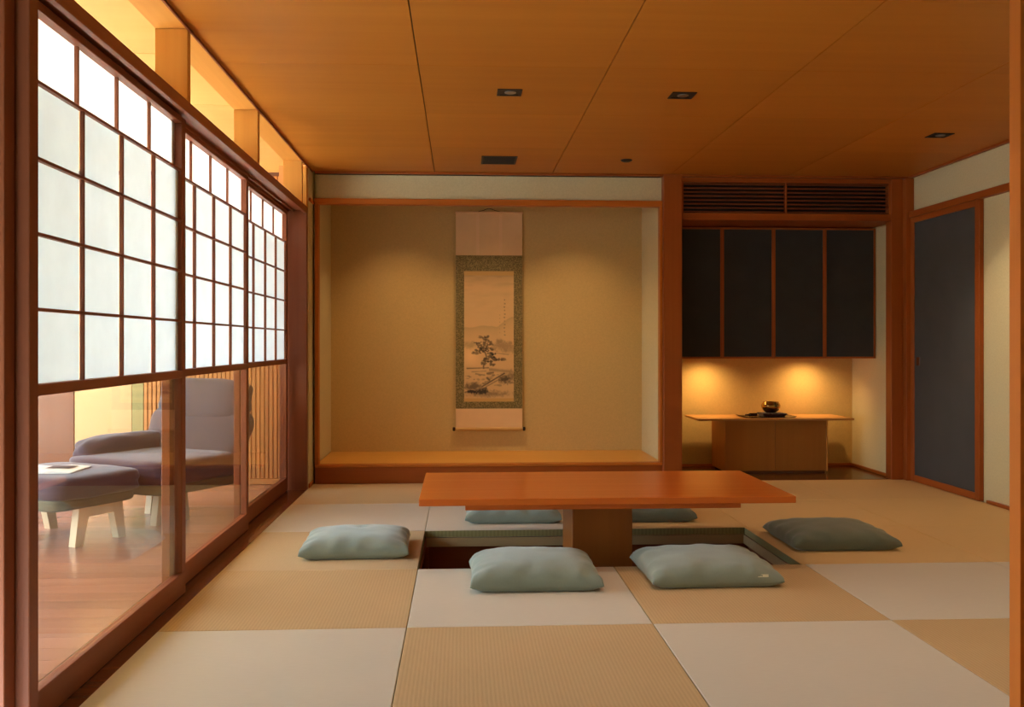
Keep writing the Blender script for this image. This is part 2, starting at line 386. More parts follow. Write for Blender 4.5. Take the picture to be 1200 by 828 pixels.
# ------------------------------------------------------------------ louvred air grille over the niche
g = thing('air_grille', (2.37, 6.87, 1.945), 'long louvred wooden air grille above the niche cabinets', 'grille')
obj('backing', bx(1.60, 3.145, 6.905, 6.915, 1.9455, 2.1675), M_dark, g)
for a, b_ in ((1.5935, 1.612), (3.134, 3.151)):
    obj('stile', bx(a, b_, 6.842, 6.90, 1.9455, 2.1675, .001), M_cedar_z, g)
obj('divider', bx(2.366, 2.377, 6.850, 6.888, 1.9455, 2.1675, .001), M_cedar_z, g)
s0 = obj('slat', bx(1.6125, 3.1335, 6.855, 6.888, 1.9520, 1.9600, .001), M_pitwall, g)
for k in range(1, 8): copy(s0, g, (0, 0, k * 0.0288))

# ------------------------------------------------------------------ right wall: rail, sliding door, base
struct('trim_right_rail', bx(3.258, 3.2995, 2.5, 6.789, 1.912, 1.957, .002), M_cedar_y)
struct('baseboard_right', bx(3.278, 3.2995, 2.5, 5.80, 0.001, 0.020, .001), M_cedar_y)
dr = struct('door_1', bx(3.276, 3.292, 5.915, 6.735, 0.05, 1.87), M_slate2)
tag(dr, 'sliding door of slate grey cloth in a red cedar frame')
obj('stile', bx(3.268, 3.2985, 5.862, 5.9145, 0.004, 1.911, .002), M_cedar_z, dr)
obj('stile', bx(3.268, 3.2985, 6.7355, 6.788, 0.004, 1.911, .002), M_cedar_z, dr)
obj('rail', bx(3.268, 3.2985, 5.915, 6.735, 1.8705, 1.911, .002), M_cedar_y, dr)
obj('rail', bx(3.268, 3.2985, 5.915, 6.735, 0.004, 0.0495, .002), M_cedar_y, dr)
h = lathe([(0, .001), (.016, .001), (.022, .006), (.026, .006), (.027, 0), (0, 0)], 20)
bmesh.ops.rotate(h, verts=h.verts, matrix=Matrix.Rotation(R(-90), 3, 'Y'))
hb = boxes([(3.270, 3.276, 6.655, 6.70, 0.84, 0.90)], .002)
obj('recessed_pull', hb, M_dark_floor, dr)

# ------------------------------------------------------------------ front opening (jambs, door leaves, partition)
struct('wall_front', boxes([(1.62, 3.40, 2.42, 2.46, -0.04, 2.40), (-3.45, -1.60, 2.30, 2.40, -0.1, 2.6),
                            (-1.6, -1.11, 2.43, 2.455, -0.04, 2.40)]), M_plaster)
struct('trim_front_left', bx(-1.107, -1.056, 2.400, 2.452, 0.001, 2.10, .002), M_win_z)
struct('trim_front_right', bx(1.449, 1.463, 2.402, 2.452, 0.001, 2.10, .001), M_trim_z)
struct('trim_front_head', bx(-1.60, 2.30, 2.38, 2.455, 2.101, 2.215, .002), M_cedar_x)
lf = struct('door_2', bx(1.510, 2.28, 2.372, 2.380, 0.03, 2.05), M_cedar_x)
st_ = obj('stile', bx(1.4635, 1.5095, 2.365, 2.395, 0.004, 2.10, .002), M_cedar_z, lf)
obj('stile', bx(2.2805, 2.33, 2.365, 2.395, 0.004, 2.10, .002), M_cedar_z, lf)
obj('recessed_pull', bx(1.474, 1.500, 2.3615, 2.3665, 0.83, 0.90, .001), M_dark, lf)
ll = struct('door_3', bx(-1.60, -1.11, 2.372, 2.380, 0.03, 2.05), M_cedar_x)
obj('stile', bx(-1.1095, -1.088, 2.340, 2.395, 0.004, 2.10, .002), M_win_z, ll)

# vestibule shell behind the camera
struct('wall_vestibule', boxes([(-1.66, -1.60, -1.5, 2.42, -0.04, 2.46), (2.35, 2.41, -1.5, 2.42, -0.04, 2.46), (-1.66, 2.41, -1.56, -1.5, -0.04, 2.46)]), M_plaster)

# ------------------------------------------------------------------ window wall: sill, head, transom, three sliding screens
sill = struct('trim_sill', boxes([(-1.102, -1.0545, 2.456, 6.60, -0.0385, -0.003), (-1.255, -1.1025, 2.456, 6.60, -0.0385, -0.004)], .001), M_dark_floor)
HZ = 1.890
hd = struct('trim_head', boxes([(-1.074, -1.053, 2.456, 6.60, HZ, 1.936), (-1.30, -1.0745, 2.456, 6.60, 1.912, 1.934),
                                (-1.1420, -1.1385, 2.456, 6.60, 1.894, 1.912), (-1.1780, -1.1745, 2.456, 6.60, 1.894, 1.912),
                                (-1.222, -1.212, 2.456, 6.60, 1.894, 1.912)], .001), M_win_y)
struct('trim_header', bx(-1.178, -1.054, 2.456, 6.60, CZ - .003, CZ + .012, .001), M_strut_y)
struct('trim_ceiling_left', bx(-1.0535, -1.0445, 2.456, 6.815, CZ - .012, CZ - .0005, .001), M_win_y)
for k, y in enumerate((2.460, 3.752, 5.035, 6.410)):
    struct('trim_transom_%d' % (k + 1), bx(-1.178, -1.0545, y, y + .042, 1.9365, CZ - .004, .001), M_strut)
struct('trim_window_post', bx(-1.235, -1.0535, 6.602, 6.654, -0.037, 1.936, .002), M_win_z)
struct('trim_window_post_upper', bx(-1.178, -1.0535, 6.602, 6.654, 1.937, CZ - .001, .002), M_strut)

ZR = [0.893, 1.089, 1.287, 1.485, 1.686, 1.872]
def screen(n, xf, y0, ncol, pitch, first):
    """sliding screen: front face at xf, paper lattice above, glass below"""
    y1 = first + pitch * ncol + 0.052
    root = struct('window_%d' % n, bx(xf - .032, xf, y0, y1, 0.0, 0.088, .002), M_win_y)     # bottom rail carries the rest
    for i, (a, b_) in enumerate(((y0, first - .0005), (first + pitch * ncol, y1))):
        obj('stile', bx(xf - .032, xf, a, b_, 0.0885, 1.898, .002), M_win_z, root)
    yl, yr = first, first + pitch * ncol - .0005
    obj('top_rail', bx(xf - .032, xf, yl, yr, 1.873, 1.898, .0015), M_win_y, root)
    obj('middle_rail', bx(xf - .030, xf + .003, yl, yr, 0.862, 0.8925, .0015), M_win_y, root)
    # lattice of the sliding lower paper frame (front) and of the fixed top row (behind)
    for k in range(1, 5):
        obj('lattice_bar', bx(xf - .016, xf - .001, yl, yr, ZR[k] - .0045, ZR[k] + .0045, .001), M_win_y, root)
    for c in range(1, ncol):
        y = first + pitch * c
        obj('lattice_bar', bx(xf - .0145, xf - .0015, y - .0045, y + .0045, ZR[0], ZR[4] - .005, .001), M_win_z, root)
        obj('lattice_bar', bx(xf - .030, xf - .018, y - .0050, y + .0050, ZR[4] + .005, ZR[5], .001), M_win_z, root)
    for c in range(ncol):
        ya, yb = first + pitch * c + (.005 if c else 0), first + pitch * (c + 1) - (.005 if c < ncol - 1 else .001)
        for k in range(4):
            obj('paper_pane', bx(xf - .0165, xf - .0155, ya, yb, ZR[k] + (.0045 if k else 0), ZR[k + 1] - .0045), M_paper, root)
        obj('paper_pane', bx(xf - .0305, xf - .0295, ya, yb, ZR[4] + .0045, ZR[5]), M_paper_t, root)
    # glass
    obj('glass_pane', bx(xf - .018, xf - .014, yl + .0005, yr - .0005, 0.0885, 0.8615), M_glass, root)
    return root
screen(1, -1.104, 2.500, 4, 0.326, 2.547)
screen(2, -1.141, 3.815, 4, 0.3225, 3.872)
screen(3, -1.178, 5.165, 4, 0.330, 5.212)

# ------------------------------------------------------------------ veranda beyond the screens
vf = struct('floor_veranda', bx(-3.45, -1.256, 2.40, 7.02, -0.08, -0.040), M_soil)
pl0 = None; y = 2.405; rnd = random.Random(4)
while y < 6.94:
    m_ = bx(-3.44, -1.258, y, y + .1185, -0.039, -0.012 + rnd.uniform(0, .0006), .001)
    obj('floor_plank', m_, M_veranda, vf); y += .120
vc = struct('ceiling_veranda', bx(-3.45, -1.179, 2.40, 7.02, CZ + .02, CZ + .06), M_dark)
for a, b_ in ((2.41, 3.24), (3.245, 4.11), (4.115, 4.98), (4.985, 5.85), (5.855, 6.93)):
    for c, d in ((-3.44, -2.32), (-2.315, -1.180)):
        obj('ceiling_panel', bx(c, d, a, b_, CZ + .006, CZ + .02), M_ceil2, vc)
wv = struct('wall_veranda_end', bx(-3.45, -1.20, 6.965, 7.02, -0.04, CZ + .02), M_brown)
obj('door_panel', bx(-3.02, -2.748, 6.945, 6.9645, -0.010, 2.2), M_brown, wv)
obj('pale_panel', bx(-2.740, -2.345, 6.945, 6.9645, -0.010, 2.2, .001), M_yellow, wv)
obj('plaster_strip', bx(-2.340, -2.262, 6.940, 6.9645, -0.010, 2.2), M_green, wv)
obj('slat_backing', bx(-2.258, -1.252, 6.9605, 6.9645, 0.03, 2.2), M_slat, wv)
s0 = obj('wall_slat', bx(-2.256, -2.233, 6.938, 6.960, 0.03, 2.2, .002), M_slat, wv)
k = 1
while -2.256 + .0305 * k < -1.21:
    copy(s0, wv, (k * .0305, 0, 0)); k += 1
obj('base_rail', bx(-2.256, -1.205, 6.915, 6.9645, -0.010, 0.029, .002), M_slat, wv)
struct('wall_veranda_stub', bx(-1.25, -1.1205, 6.6545, 7.02, -0.04, CZ + .02), M_slat)
# garden side: sill, head and posts of the open front
struct('trim_garden_sill', bx(-3.45, -3.36, 2.41, 6.96, -0.011, 0.05, .003), M_cedar_y)
struct('trim_garden_head', bx(-3.45, -3.36, 2.41, 6.96, 2.12, CZ + .005, .003), M_cedar_y)
for k, y in enumerate((2.41, 4.62, 6.87)):
    struct('trim_garden_post_%d' % (k + 1), bx(-3.45, -3.36, y, y + .08, 0.051, 2.119, .003), M_cedar_z)
for n_, (a, b_) in ((4, (2.491, 4.619)), (5, (4.701, 6.869))):
    struct('window_%d' % n_, bx(-3.41, -3.404, a, b_, 0.051, 2.119), M_glass)
struct('floor_garden', bx(-14, -3.46, -6, 16, -0.42, -0.40), M_gravel)

# ------------------------------------------------------------------ sunken-pit table
t = thing('low_table', (0.66, 4.67, -0.46), 'long low red wood table on one central pedestal over the sunken leg pit', 'table')
obj('tabletop', bx(-0.185, 1.508, 4.225, 5.095, 0.281, 0.312, .002), M_table, t)
obj('under_board', bx(0.020, 1.275, 4.29, 5.02, 0.250, 0.2805, .002), M_table, t)
obj('pedestal', bx(0.522, 0.806, 4.455, 4.87, -0.459, 0.2495, .003), M_ped, t)

# ------------------------------------------------------------------ floor cushions
def cushion_bm(w, d, h, seed, tuft=(0, 0, 0)):
    nx, ny = 40, 34
    bm = bmesh.new()
    top = {}; bot = {}
    rv = Vector((seed * 7.3, seed * 3.1, seed))
    for i in range(nx + 1):
        for j in range(ny + 1):
            u = -1 + 2 * i / nx; v = -1 + 2 * j / ny
            # denser near rim
            u = math.sin(u * math.pi / 2) * .75 + u * .25; v = math.sin(v * math.pi / 2) * .75 + v * .25
            x = u * (w / 2) * (1 - 0.035 * (1 - v * v) * abs(u) ** 3); y = v * (d / 2) * (1 - 0.03 * (1 - u * u) * abs(v) ** 3)
            e = max(0, (1 - abs(u) ** 4.5)) * max(0, (1 - abs(v) ** 4.5))
            prof = e ** 0.36 * (0.86 + 0.14 * (1 - u * u) * (1 - v * v))
            rim = 0.024 + 0.010 * noise.noise(Vector((u * 2, v * 2, seed)))
            wr = noise.noise(Vector((x * 14, y * 9, 0)) + rv) * 0.5 + noise.noise(Vector((x * 34, y * 22, 3)) + rv) * 0.22
            # creases radiating from the seams
            cr = math.sin((u * 13 if abs(v) > abs(u) else v * 12) + 3 * noise.noise(Vector((u * 3, v * 3, seed)))) * (max(abs(u), abs(v)) ** 5) * 0.008
            tz = rim + (h - rim) * prof + wr * 0.006 * prof ** .5 + cr * prof ** .3
            if tuft[2]: tz -= tuft[2] * math.exp(-(((u - tuft[0]) / .16) ** 2 + ((v - tuft[1]) / .16) ** 2))
            bz = rim * (1 - min(1, e * 3.2) ** 0.6)
            top[i, j] = bm.verts.new((x, y, tz))
            edge = i in (0, nx) or j in (0, ny)
            bot[i, j] = top[i, j] if edge else bm.verts.new((x, y, max(0.0, bz)))
    for i in range(nx):
        for j in range(ny):
            bm.faces.new((top[i, j], top[i + 1, j], top[i + 1, j + 1], top[i, j + 1]))
            q = [bot[i, j], bot[i, j + 1], bot[i + 1, j + 1], bot[i + 1, j]]
            if len(set(q)) == 4 and not all(a == b_ for a, b_ in zip(q, q)): pass
            try: bm.faces.new(q)
            except ValueError: pass
    return bm
G = 'sage floor cushions around the pit table'
def cushion(x, y, w, d, h, rz, seed, label, tuft=(0, 0, 0), z=0.0005):
    o = obj('floor_cushion', cushion_bm(w, d, h, seed, tuft), M_cush_shade if label.startswith('dark') else M_cush, None, smooth=True)
    o.location = (x, y, z); o.rotation_euler = (0, 0, R(rz)); tag(o, label, 'cushion', G); return o
cushion(-0.500, 4.650, 0.51, 0.45, 0.105, 2, 1, 'pale sage floor cushion left of the pit, nearest the paper screens', (.05, .35, .012))
cushion(0.306, 4.040, 0.54, 0.47, 0.115, 0, 2, 'sage floor cushion in front of the table, on the left of the front pair')
cf = cushion(1.045, 4.075, 0.55, 0.49, 0.108, 1, 3, 'sage floor cushion with small cream tag, front right before the table')
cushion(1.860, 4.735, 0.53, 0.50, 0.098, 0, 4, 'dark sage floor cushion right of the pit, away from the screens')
cushion(0.292, 5.495, 0.54, 0.47, 0.105, 0, 5, 'sage floor cushion seen under the table left of its pedestal')
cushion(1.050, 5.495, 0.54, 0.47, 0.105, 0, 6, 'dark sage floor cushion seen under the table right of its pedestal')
from mathutils.bvhtree import BVHTree
tree_ = BVHTree.FromPolygons([v.co for v in cf.data.vertices], [tuple(p_.vertices) for p_ in cf.data.polygons])
hp, hn, _, _ = tree_.ray_cast(Vector((0.185, -0.6, 0.050)), Vector((0, 1, 0)))
lb = obj('care_tag', bx(-.022, .022, -.0055, .0055, -.0022, .0008, .0003), M_label, cf, local=True)
lb.location = hp + hn * .0022; lb.rotation_mode = 'QUATERNION'; lb.rotation_quaternion = hn.to_track_quat('Z', 'Y')
tag(lb, 'small cream tag sewn on the front edge')

# ------------------------------------------------------------------ hanging scroll
SX0, SX1, SY = -0.040, 0.492, 7.632
sc = thing('hanging_scroll', ((SX0 + SX1) / 2, SY, 0.30), 'tall hanging scroll with misty ink landscape in green brocade, in the alcove', 'scroll')
m, nt, b = nodes('green_brocade')
v = coords(nt, (1, 1, 1)); vo = N(nt, 'ShaderNodeTexVoronoi', i_Scale=120.0); nt.links.new(v, vo.inputs['Vector'])
nz = N(nt, 'ShaderNodeTexNoise', i_Scale=120.0, i_Detail=3.0); nt.links.new(v, nz.inputs['Vector'])
mxx = N(nt, 'ShaderNodeMix', data_type='FLOAT'); mxx.inputs[0].default_value = .5
nt.links.new(vo.outputs['Distance'], mxx.inputs[2]); nt.links.new(nz.outputs['Fac'], mxx.inputs[3])
nt.links.new(ramp(nt, mxx.outputs[0], [(0.30, (0.085, 0.070, 0.020)), (0.44, (0.15, 0.115, 0.032)), (0.60, (0.30, 0.22, 0.08))]), b.inputs['Base Color'])
b.inputs['Roughness'].default_value = .7
M_broc = m
def sz(y): return 1 - (y - 402) * 0.00681   # photo row -> height on the scroll plane
obj('top_silk', bx(SX0, SX1, SY - .001, SY + .001, sz(299), sz(250)), M_silk, sc)
obj('brocade', bx(SX0, SX1, SY - .0014, SY + .0014, sz(478.5), sz(299)), M_broc, sc)
obj('bottom_silk', bx(SX0, SX1, SY - .001, SY + .001, sz(501), sz(478.7)), M_silk, sc)
obj('gold_band', bx(0.026, 0.424, SY - .0022, SY - .0015, sz(322.5), sz(317.5)), M_gold, sc)
obj('gold_band', bx(0.026, 0.424, SY - .0022, SY - .0015, sz(470.5), sz(466.5)), M_gold, sc)
for a in (0.135, 0.318):
    obj('silk_ribbon', bx(a - .012, a + .012, SY - .0018, SY - .0011, sz(298.5), sz(250.5)), plain('ribbon_silk', (0.88, 0.58, 0.33), .8), sc)
obj('top_rod', bx(SX0 - .004, SX1 + .004, SY - .006, SY + .006, sz(250), sz(247.6), .001), M_silk, sc)
rl = lathe([(0, 0), (.013, 0), (.013, SX1 - SX0 + .004), (0, SX1 - SX0 + .004)], 16)
bmesh.ops.rotate(rl, verts=rl.verts, matrix=Matrix.Rotation(R(90), 3, 'Y')); bmesh.ops.translate(rl, verts=rl.verts, vec=(SX0 - .002, SY - .004, sz(502.5)))
obj('roller', rl, M_gold, sc, smooth=False)
for s in (-1, 1):
    kn = lathe([(0, 0), (.013, .001), (.016, .006), (.016, .018), (.012, .022), (0, .023)], 16)
    bmesh.ops.rotate(kn, verts=kn.verts, matrix=Matrix.Rotation(R(90 * s), 3, 'Y'))
    bmesh.ops.translate(kn, verts=kn.verts, vec=((SX1 + .0022) if s > 0 else (SX0 - .0022), SY - .004, sz(502.5)))
    obj('roller_knob', kn, M_lacquer, sc, smooth=True)
xc = (SX0 + SX1) / 2
cord = tube([(xc - .085, SY - .004, sz(247.6)), (xc - .045, SY - .004, sz(246.3)), (xc - .02, SY - .002, sz(244.6)), (xc, SY, sz(244.2)), (xc + .02, SY - .002, sz(244.6)), (xc + .045, SY - .004, sz(246.3)), (xc + .085, SY - .004, sz(247.6))], .0022, 6)
obj('hanging_cord', cord, M_dark, sc)
hk = tube([(xc, SY - .003, sz(244.0)), (xc, SY + .027, sz(244.0))], .002, 6); obj('wall_hook', hk, M_steel, sc)

# painting: colour per vertex on a fine grid
PX_0, PX_1, PZ0, PZ1 = 0.027, 0.423, sz(466.5), sz(322.5)
gw, gh = 120, 330
rs = np.random.RandomState(7)
def vnoise(w, h, cx, cy, seed):
    r = np.random.RandomState(seed); g_ = r.rand(cy + 2, cx + 2)
    xs = np.linspace(0, cx, w); ys = np.linspace(0, cy, h)
    xi = xs.astype(int); yi = ys.astype(int); fx = xs - xi; fy = ys - yi
    fx = fx * fx * (3 - 2 * fx); fy = fy * fy * (3 - 2 * fy)
    a = g_[yi][:, xi]; b2 = g_[yi][:, xi + 1]; c2 = g_[yi + 1][:, xi]; d2 = g_[yi + 1][:, xi + 1]
    return (a * (1 - fx) + b2 * fx) * (1 - fy)[:, None] + (c2 * (1 - fx) + d2 * fx) * fy[:, None]
# image frame: u 0..1 left-right, t 0..1 top-bottom
U, T = np.meshgrid(np.linspace(0, 1, gw), np.linspace(0, 1, gh))
fb = .5 * vnoise(gw, gh, 6, 16, 1) + .3 * vnoise(gw, gh, 14, 40, 2) + .2 * vnoise(gw, gh, 34, 90, 3)
st2 = .6 * vnoise(gw, gh, 3, 26, 4) + .4 * vnoise(gw, gh, 7, 60, 5)
ink = np.zeros_like(U)
ink += 0.20 * np.clip((0.09 - T) / .09, 0, 1)
ink += 0.34 * np.clip(st2 - .45, 0, 1) * np.clip(1 - T / .42, 0, 1)                       # sky washes
rid = 0.415 - 0.075 * np.exp(-((U - .98) / .22) ** 2) - .012 * np.exp(-((U - .35) / .12) ** 2) + .02 * (vnoise(gw, gh, 9, 2, 8) - .5)
ink += 0.26 * np.clip((T - rid) / .008, 0, 1) * np.exp(-np.clip(T - rid, 0, 1) / .055)    # far mountain
rid2 = .375 - .03 * np.exp(-((U - .72) / .12) ** 2)
fd = .5 * vnoise(gw, gh, 40, 110, 21) + .5 * vnoise(gw, gh, 18, 48, 22)
def blob(cx, cy, rx, ry, s, rough=1.3, soft=.45):
    global ink
    d = np.sqrt(((U - cx) / rx) ** 2 + ((T - cy) / ry) ** 2) + rough * (fd - .5)
    ink = np.maximum(ink, s * np.clip((1.1 - d) / soft, 0, 1))
blob(.12, .565, .18, .035, .30, .9, .8); blob(.78, .575, .24, .05, .42, .9, .7); blob(.72, .54, .10, .03, .46, .9, .7); blob(.93, .60, .14, .05, .33, .9, .8)
rt = random.Random(5)
for cx_, cy_, rx_, ry_, n_, s_ in ((.40, .515, .09, .018, 14, .85), (.33, .548, .10, .012, 12, .8), (.48, .550, .09, .016, 12, .82), (.41, .58, .13, .014, 16, .85), (.36, .605, .13, .018, 22, .92), (.24, .628, .09, .008, 10, .75),
          (.50, .60, .08, .016, 10, .8), (.57, .648, .08, .018, 16, .97), (.66, .685, .10, .010, 12, .88), (.80, .682, .10, .008, 10, .7), (.46, .69, .09, .016, 14, .88), (.48, .72, .12, .012, 14, .82)):
    for q in range(n_):
        blob(cx_ + rt.uniform(-1, 1) * rx_, cy_ + rt.uniform(-1, 1) * ry_, rt.uniform(.022, .045), rt.uniform(.006, .011), s_ * rt.uniform(.75, 1.05), 1.2, .5)
for q in range(30):
    blob(rt.uniform(.05, .95), rt.uniform(.80, .90), rt.uniform(.03, .08), rt.uniform(.004, .010), rt.uniform(.3, .6), 1.2, .6)
for q in range(26):
    blob(rt.uniform(.60, .98), rt.uniform(.54, .62), rt.uniform(.03, .06), rt.uniform(.006, .014), rt.uniform(.3, .5), 1.2, .7)
tr = np.exp(-((U - (.42 + .03 * np.sin(T * 40))) / .016) ** 2) * ((T > .52) & (T < .76)); ink = np.maximum(ink, .85 * tr)
def stroke(u0, t0, u1, t1, wd, s):
    global ink
    L = math.hypot(u1 - u0, (t1 - t0) * 2.7); ax, ay = (u1 - u0) / L, (t1 - t0) * 2.7 / L
    du, dv = U - u0, (T - t0) * 2.7
    a = du * ax + dv * ay; c = -du * ay + dv * ax
    ink = np.maximum(ink, s * np.exp(-(c / (wd * (.6 + fb))) ** 2) * (a > 0) * (a < L))
for a in ((.05, .757, .50, .752, .012, .75), (.15, .785, .45, .778, .010, .5), (.22, .80, .42, .812, .014, .6), (.50, .765, .98, .785, .03, .45), (.45, .80, .60, .79, .02, .7),
          (.36, .905, .82, .795, .014, .9), (.36, .925, .84, .815, .010, .6), (.30, .93, .46, .915, .02, .9), (.62, .63, .9, .645, .01, .45), (.45, .83, .52, .855, .02, .8)): stroke(*a)
blob(.20, .905, .24, .045, .72, 1.0, .8); blob(.33, .945, .28, .032, .88, 1.0, .8); blob(.85, .845, .20, .04, .82, 1.0, .8); blob(.95, .82, .12, .05, .6, 1., .8); blob(.55, .965, .5, .03, .5, 1., .9); blob(.16, .945, .15, .02, .9, 1., .6)
ink += .12 * np.clip((T - .72) / .28, 0, 1) + .05 * (fb - .5)
# column of calligraphy
for k in range(12):
    ct = .20 + k * .019 * 1.5
    if ct > .50: break
    m_ = (np.abs(U - .815 - .006 * math.sin(k * 2.1)) < .014) & (np.abs(T - ct) < .006)
    ink = np.where(m_, np.maximum(ink, .42 + .25 * (fb - .5)), ink)
    if 3 < k < 10:
        m_ = (np.abs(U - .715) < .009) & (np.abs(T - ct - .008) < .0045); ink = np.where(m_, np.maximum(ink, .28), ink)
ink = np.clip(ink, 0, 1)[:, :, None]
base = np.array([.76, .49, .22]); dk = np.array([.030, .022, .016])
light = np.clip(1.22 * (1 - np.exp(-((U - .1) / .3) ** 2) * 0)[:, :, None], 0, 2)
colr = base * (1 - ink) + dk * ink
wat = (np.exp(-((T - .655) / .075) ** 2) * np.exp(-((U - .12) / .2) ** 2))[:, :, None] * (1 - ink)
colr = colr * (1 + .25 * wat)
bm = bmesh.new()
vs = [[bm.verts.new((PX_0 + (PX_1 - PX_0) * i / (gw - 1), SY - .0020, PZ1 + (PZ0 - PZ1) * j / (gh - 1))) for i in range(gw)] for j in range(gh)]
for j in range(gh - 1):
    for i in range(gw - 1): bm.faces.new((vs[j][i], vs[j + 1][i], vs[j + 1][i + 1], vs[j][i + 1]))
m, nt, b = nodes('ink_on_silk'); ca = N(nt, 'ShaderNodeVertexColor', layer_name='ink')
nt.links.new(ca.outputs['Color'], b.inputs['Base Color']); b.inputs['Roughness'].default_value = .75
pt = obj('painting', bm, m, sc)
at = pt.data.color_attributes.new('ink', 'FLOAT_COLOR', 'POINT')
arr = np.ones((gw * gh, 4), dtype=np.float32); arr[:, :3] = colr.reshape(-1, 3)
at.data.foreach_set('color', arr.ravel())

# ------------------------------------------------------------------ hanging wall cabinet
c_ = thing('wall_cabinet', (2.39, 7.43, 0.88), 'wide hanging cabinet with four slate cloth doors above the niche', 'cabinet')
obj('body', boxes([(1.594, 3.196, 7.222, 7.655, 0.883, 1.885)], .002), M_cedar_x, c_)
for k in range(4):
    a = 1.596 + k * .3995; b2 = a + .3985; w = .014
    d_ = obj('door', bx(a + w, b2 - w, 7.205, 7.2215, 0.883 + w, 1.885 - w), M_slate, c_)
    obj('stile', bx(a, a + w - .0003, 7.200, 7.2215, 0.883, 1.885, .0008), M_cedar_z, d_)
    obj('stile', bx(b2 - w + .0003, b2, 7.200, 7.2215, 0.883, 1.885, .0008), M_cedar_z, d_)
    obj('rail', bx(a + w, b2 - w, 7.200, 7.2215, 0.883, 0.883 + w - .0003, .0008), M_cedar_x, d_)
    obj('rail', bx(a + w, b2 - w, 7.200, 7.2215, 1.885 - w + .0003, 1.885, .0008), M_cedar_x, d_)

# ------------------------------------------------------------------ sideboard under it
sb = thing('sideboard', (2.40, 7.4, 0.0), 'low wooden sideboard with two doors and a wide thin overhanging top', 'sideboard')
obj('top', bx(1.795, 2.995, 7.13, 7.58, 0.412, 0.427, .0015), M_side_top, sb)
obj('body', bx(2.030, 2.838, 7.272, 7.64, 0.012, 0.4115, .001), M_side, sb)
for a, b2 in ((2.048, 2.4235), (2.4255, 2.826)):
    obj('door', bx(a, b2, 7.256, 7.2715, 0.016, 0.405, .0015), M_side, sb)
obj('side_panel', bx(2.0305, 2.0465, 7.252, 7.2715, 0.012, 0.4115, .001), M_side, sb)
obj('side_panel', bx(2.8275, 2.838, 7.252, 7.2715, 0.012, 0.4115, .001), M_strut, sb)
obj('plinth', bx(2.045, 2.825, 7.28, 7.6, -0.0005, 0.0118), M_dark_floor, sb)

# things on the sideboard
ty = 7.34
tr_ = obj('serving_tray', prism([(-.205, .012), (-.19, .003), (-.175, 0), (.175, 0), (.19, .003), (.205, .012), (.195, .011), (.172, .004), (-.172, .004), (-.195, .011)], .26, 'xz', -.13), M_lacquer, None, local=True)
tr_.location = (2.375, ty, 0.4275); tag(tr_, 'thin black lacquer tray lying on the sideboard', 'tray')
cb = obj('bowl_cushion', cushion_bm(0.19, 0.17, 0.036, 11), M_bcush, None, smooth=True)
for v in cb.data.vertices: v.co.z = min(v.co.z, .032) * .8
cb.location = (2.425, ty, 0.4325); tag(cb, 'small dark silk pad under the brass bowl on the tray', 'cushion')
bw = obj('singing_bowl', lathe([(0, 0), (.034, .001), (.058, .018), (.071, .040), (.074, .055), (.070, .070), (.060, .081), (.062, .086), (.057, .086), (.056, .080), (.066, .066), (.064, .045), (.052, .020), (.030, .006), (0, .005)], 40), M_brass, None, smooth=True)
bw.location = (2.418, ty, 0.4575); tag(bw, 'round aged brass singing bowl on a dark pad', 'bowl')
mt = thing('bowl_mallet', (2.255, ty - .04, 0.4325), 'short dark wooden bowl mallet lying at the left of the tray', 'mallet')
obj('handle', tube([(2.20, ty - .05, .4450), (2.26, ty - .03, .4452), (2.30, ty - .02, .4454)], .0065, 10), M_bcush, mt, smooth=True)
hd_ = tube([(2.235, ty - .05, .4465), (2.245, ty - .045, .4465), (2.285, ty - .03, .4465), (2.295, ty - .025, .4465)], .013, 12)
obj('head', hd_, M_lacquer, mt, smooth=True)

# ------------------------------------------------------------------ ceiling fittings
def downlight(x, y, label, watt):
    r = thing('ceiling_downlight', (x, y, CZ), label, 'light', 'square recessed ceiling downlights')
    w = .060; i_ = .046
    obj('frame', boxes([(x - w, x + w, y - w, y - i_, CZ - .004, CZ - .0003), (x - w, x + w, y + i_, y + w, CZ - .004, CZ - .0003),
                        (x - w, x - i_, y - i_, y + i_, CZ - .004, CZ - .0003), (x + i_, x + w, y - i_, y + i_, CZ - .004, CZ - .0003)]), M_black, r)
    obj('recess', bx(x - i_, x + i_, y - i_, y + i_, CZ - .0012, CZ - .0003), M_black, r)
    l = lathe([(0, -.0010), (.012, -.0016), (.026, -.0032), (.028, -.0024), (.028, 0), (0, 0)], 20)
    o = obj('reflector', l, M_steel, r, local=True, smooth=True); o.location = (0.004, 0, -.0013)
    if watt:
        lamp('downlight_lamp', 'SPOT', (x, y, CZ - .02), (0, 0, 0), watt, (1.0, 0.76, 0.52), spot_size=R(92), spot_blend=.8, shadow_soft_size=.03)
    return r
downlight(0.236, 4.630, 'square recessed ceiling downlight, the leftmost of three', 9.0)
downlight(1.086, 4.640, 'square recessed ceiling downlight, the middle one of three', 9.0)
downlight(2.800, 5.45, 'square recessed ceiling downlight near the grey sliding door', 26.0)
for x_ in (0.236, 1.086, 1.944, 2.800):       # second row of downlights, nearer the entrance
    obj('downlight_frame', bx(x_ - .06, x_ + .06, 2.83, 2.95, CZ - .004, CZ - .0003), M_black, ceil)
    lamp('downlight_lamp', 'SPOT', (x_, 2.89, CZ - .02), (0, 0, 0), 14.0, (1.0, 0.83, 0.64), spot_size=R(92), spot_blend=.9, shadow_soft_size=.03)
ar = thing('air_slot', (0.253, 6.345, CZ), 'black rectangular return air slot in ceiling before the alcove', 'vent')
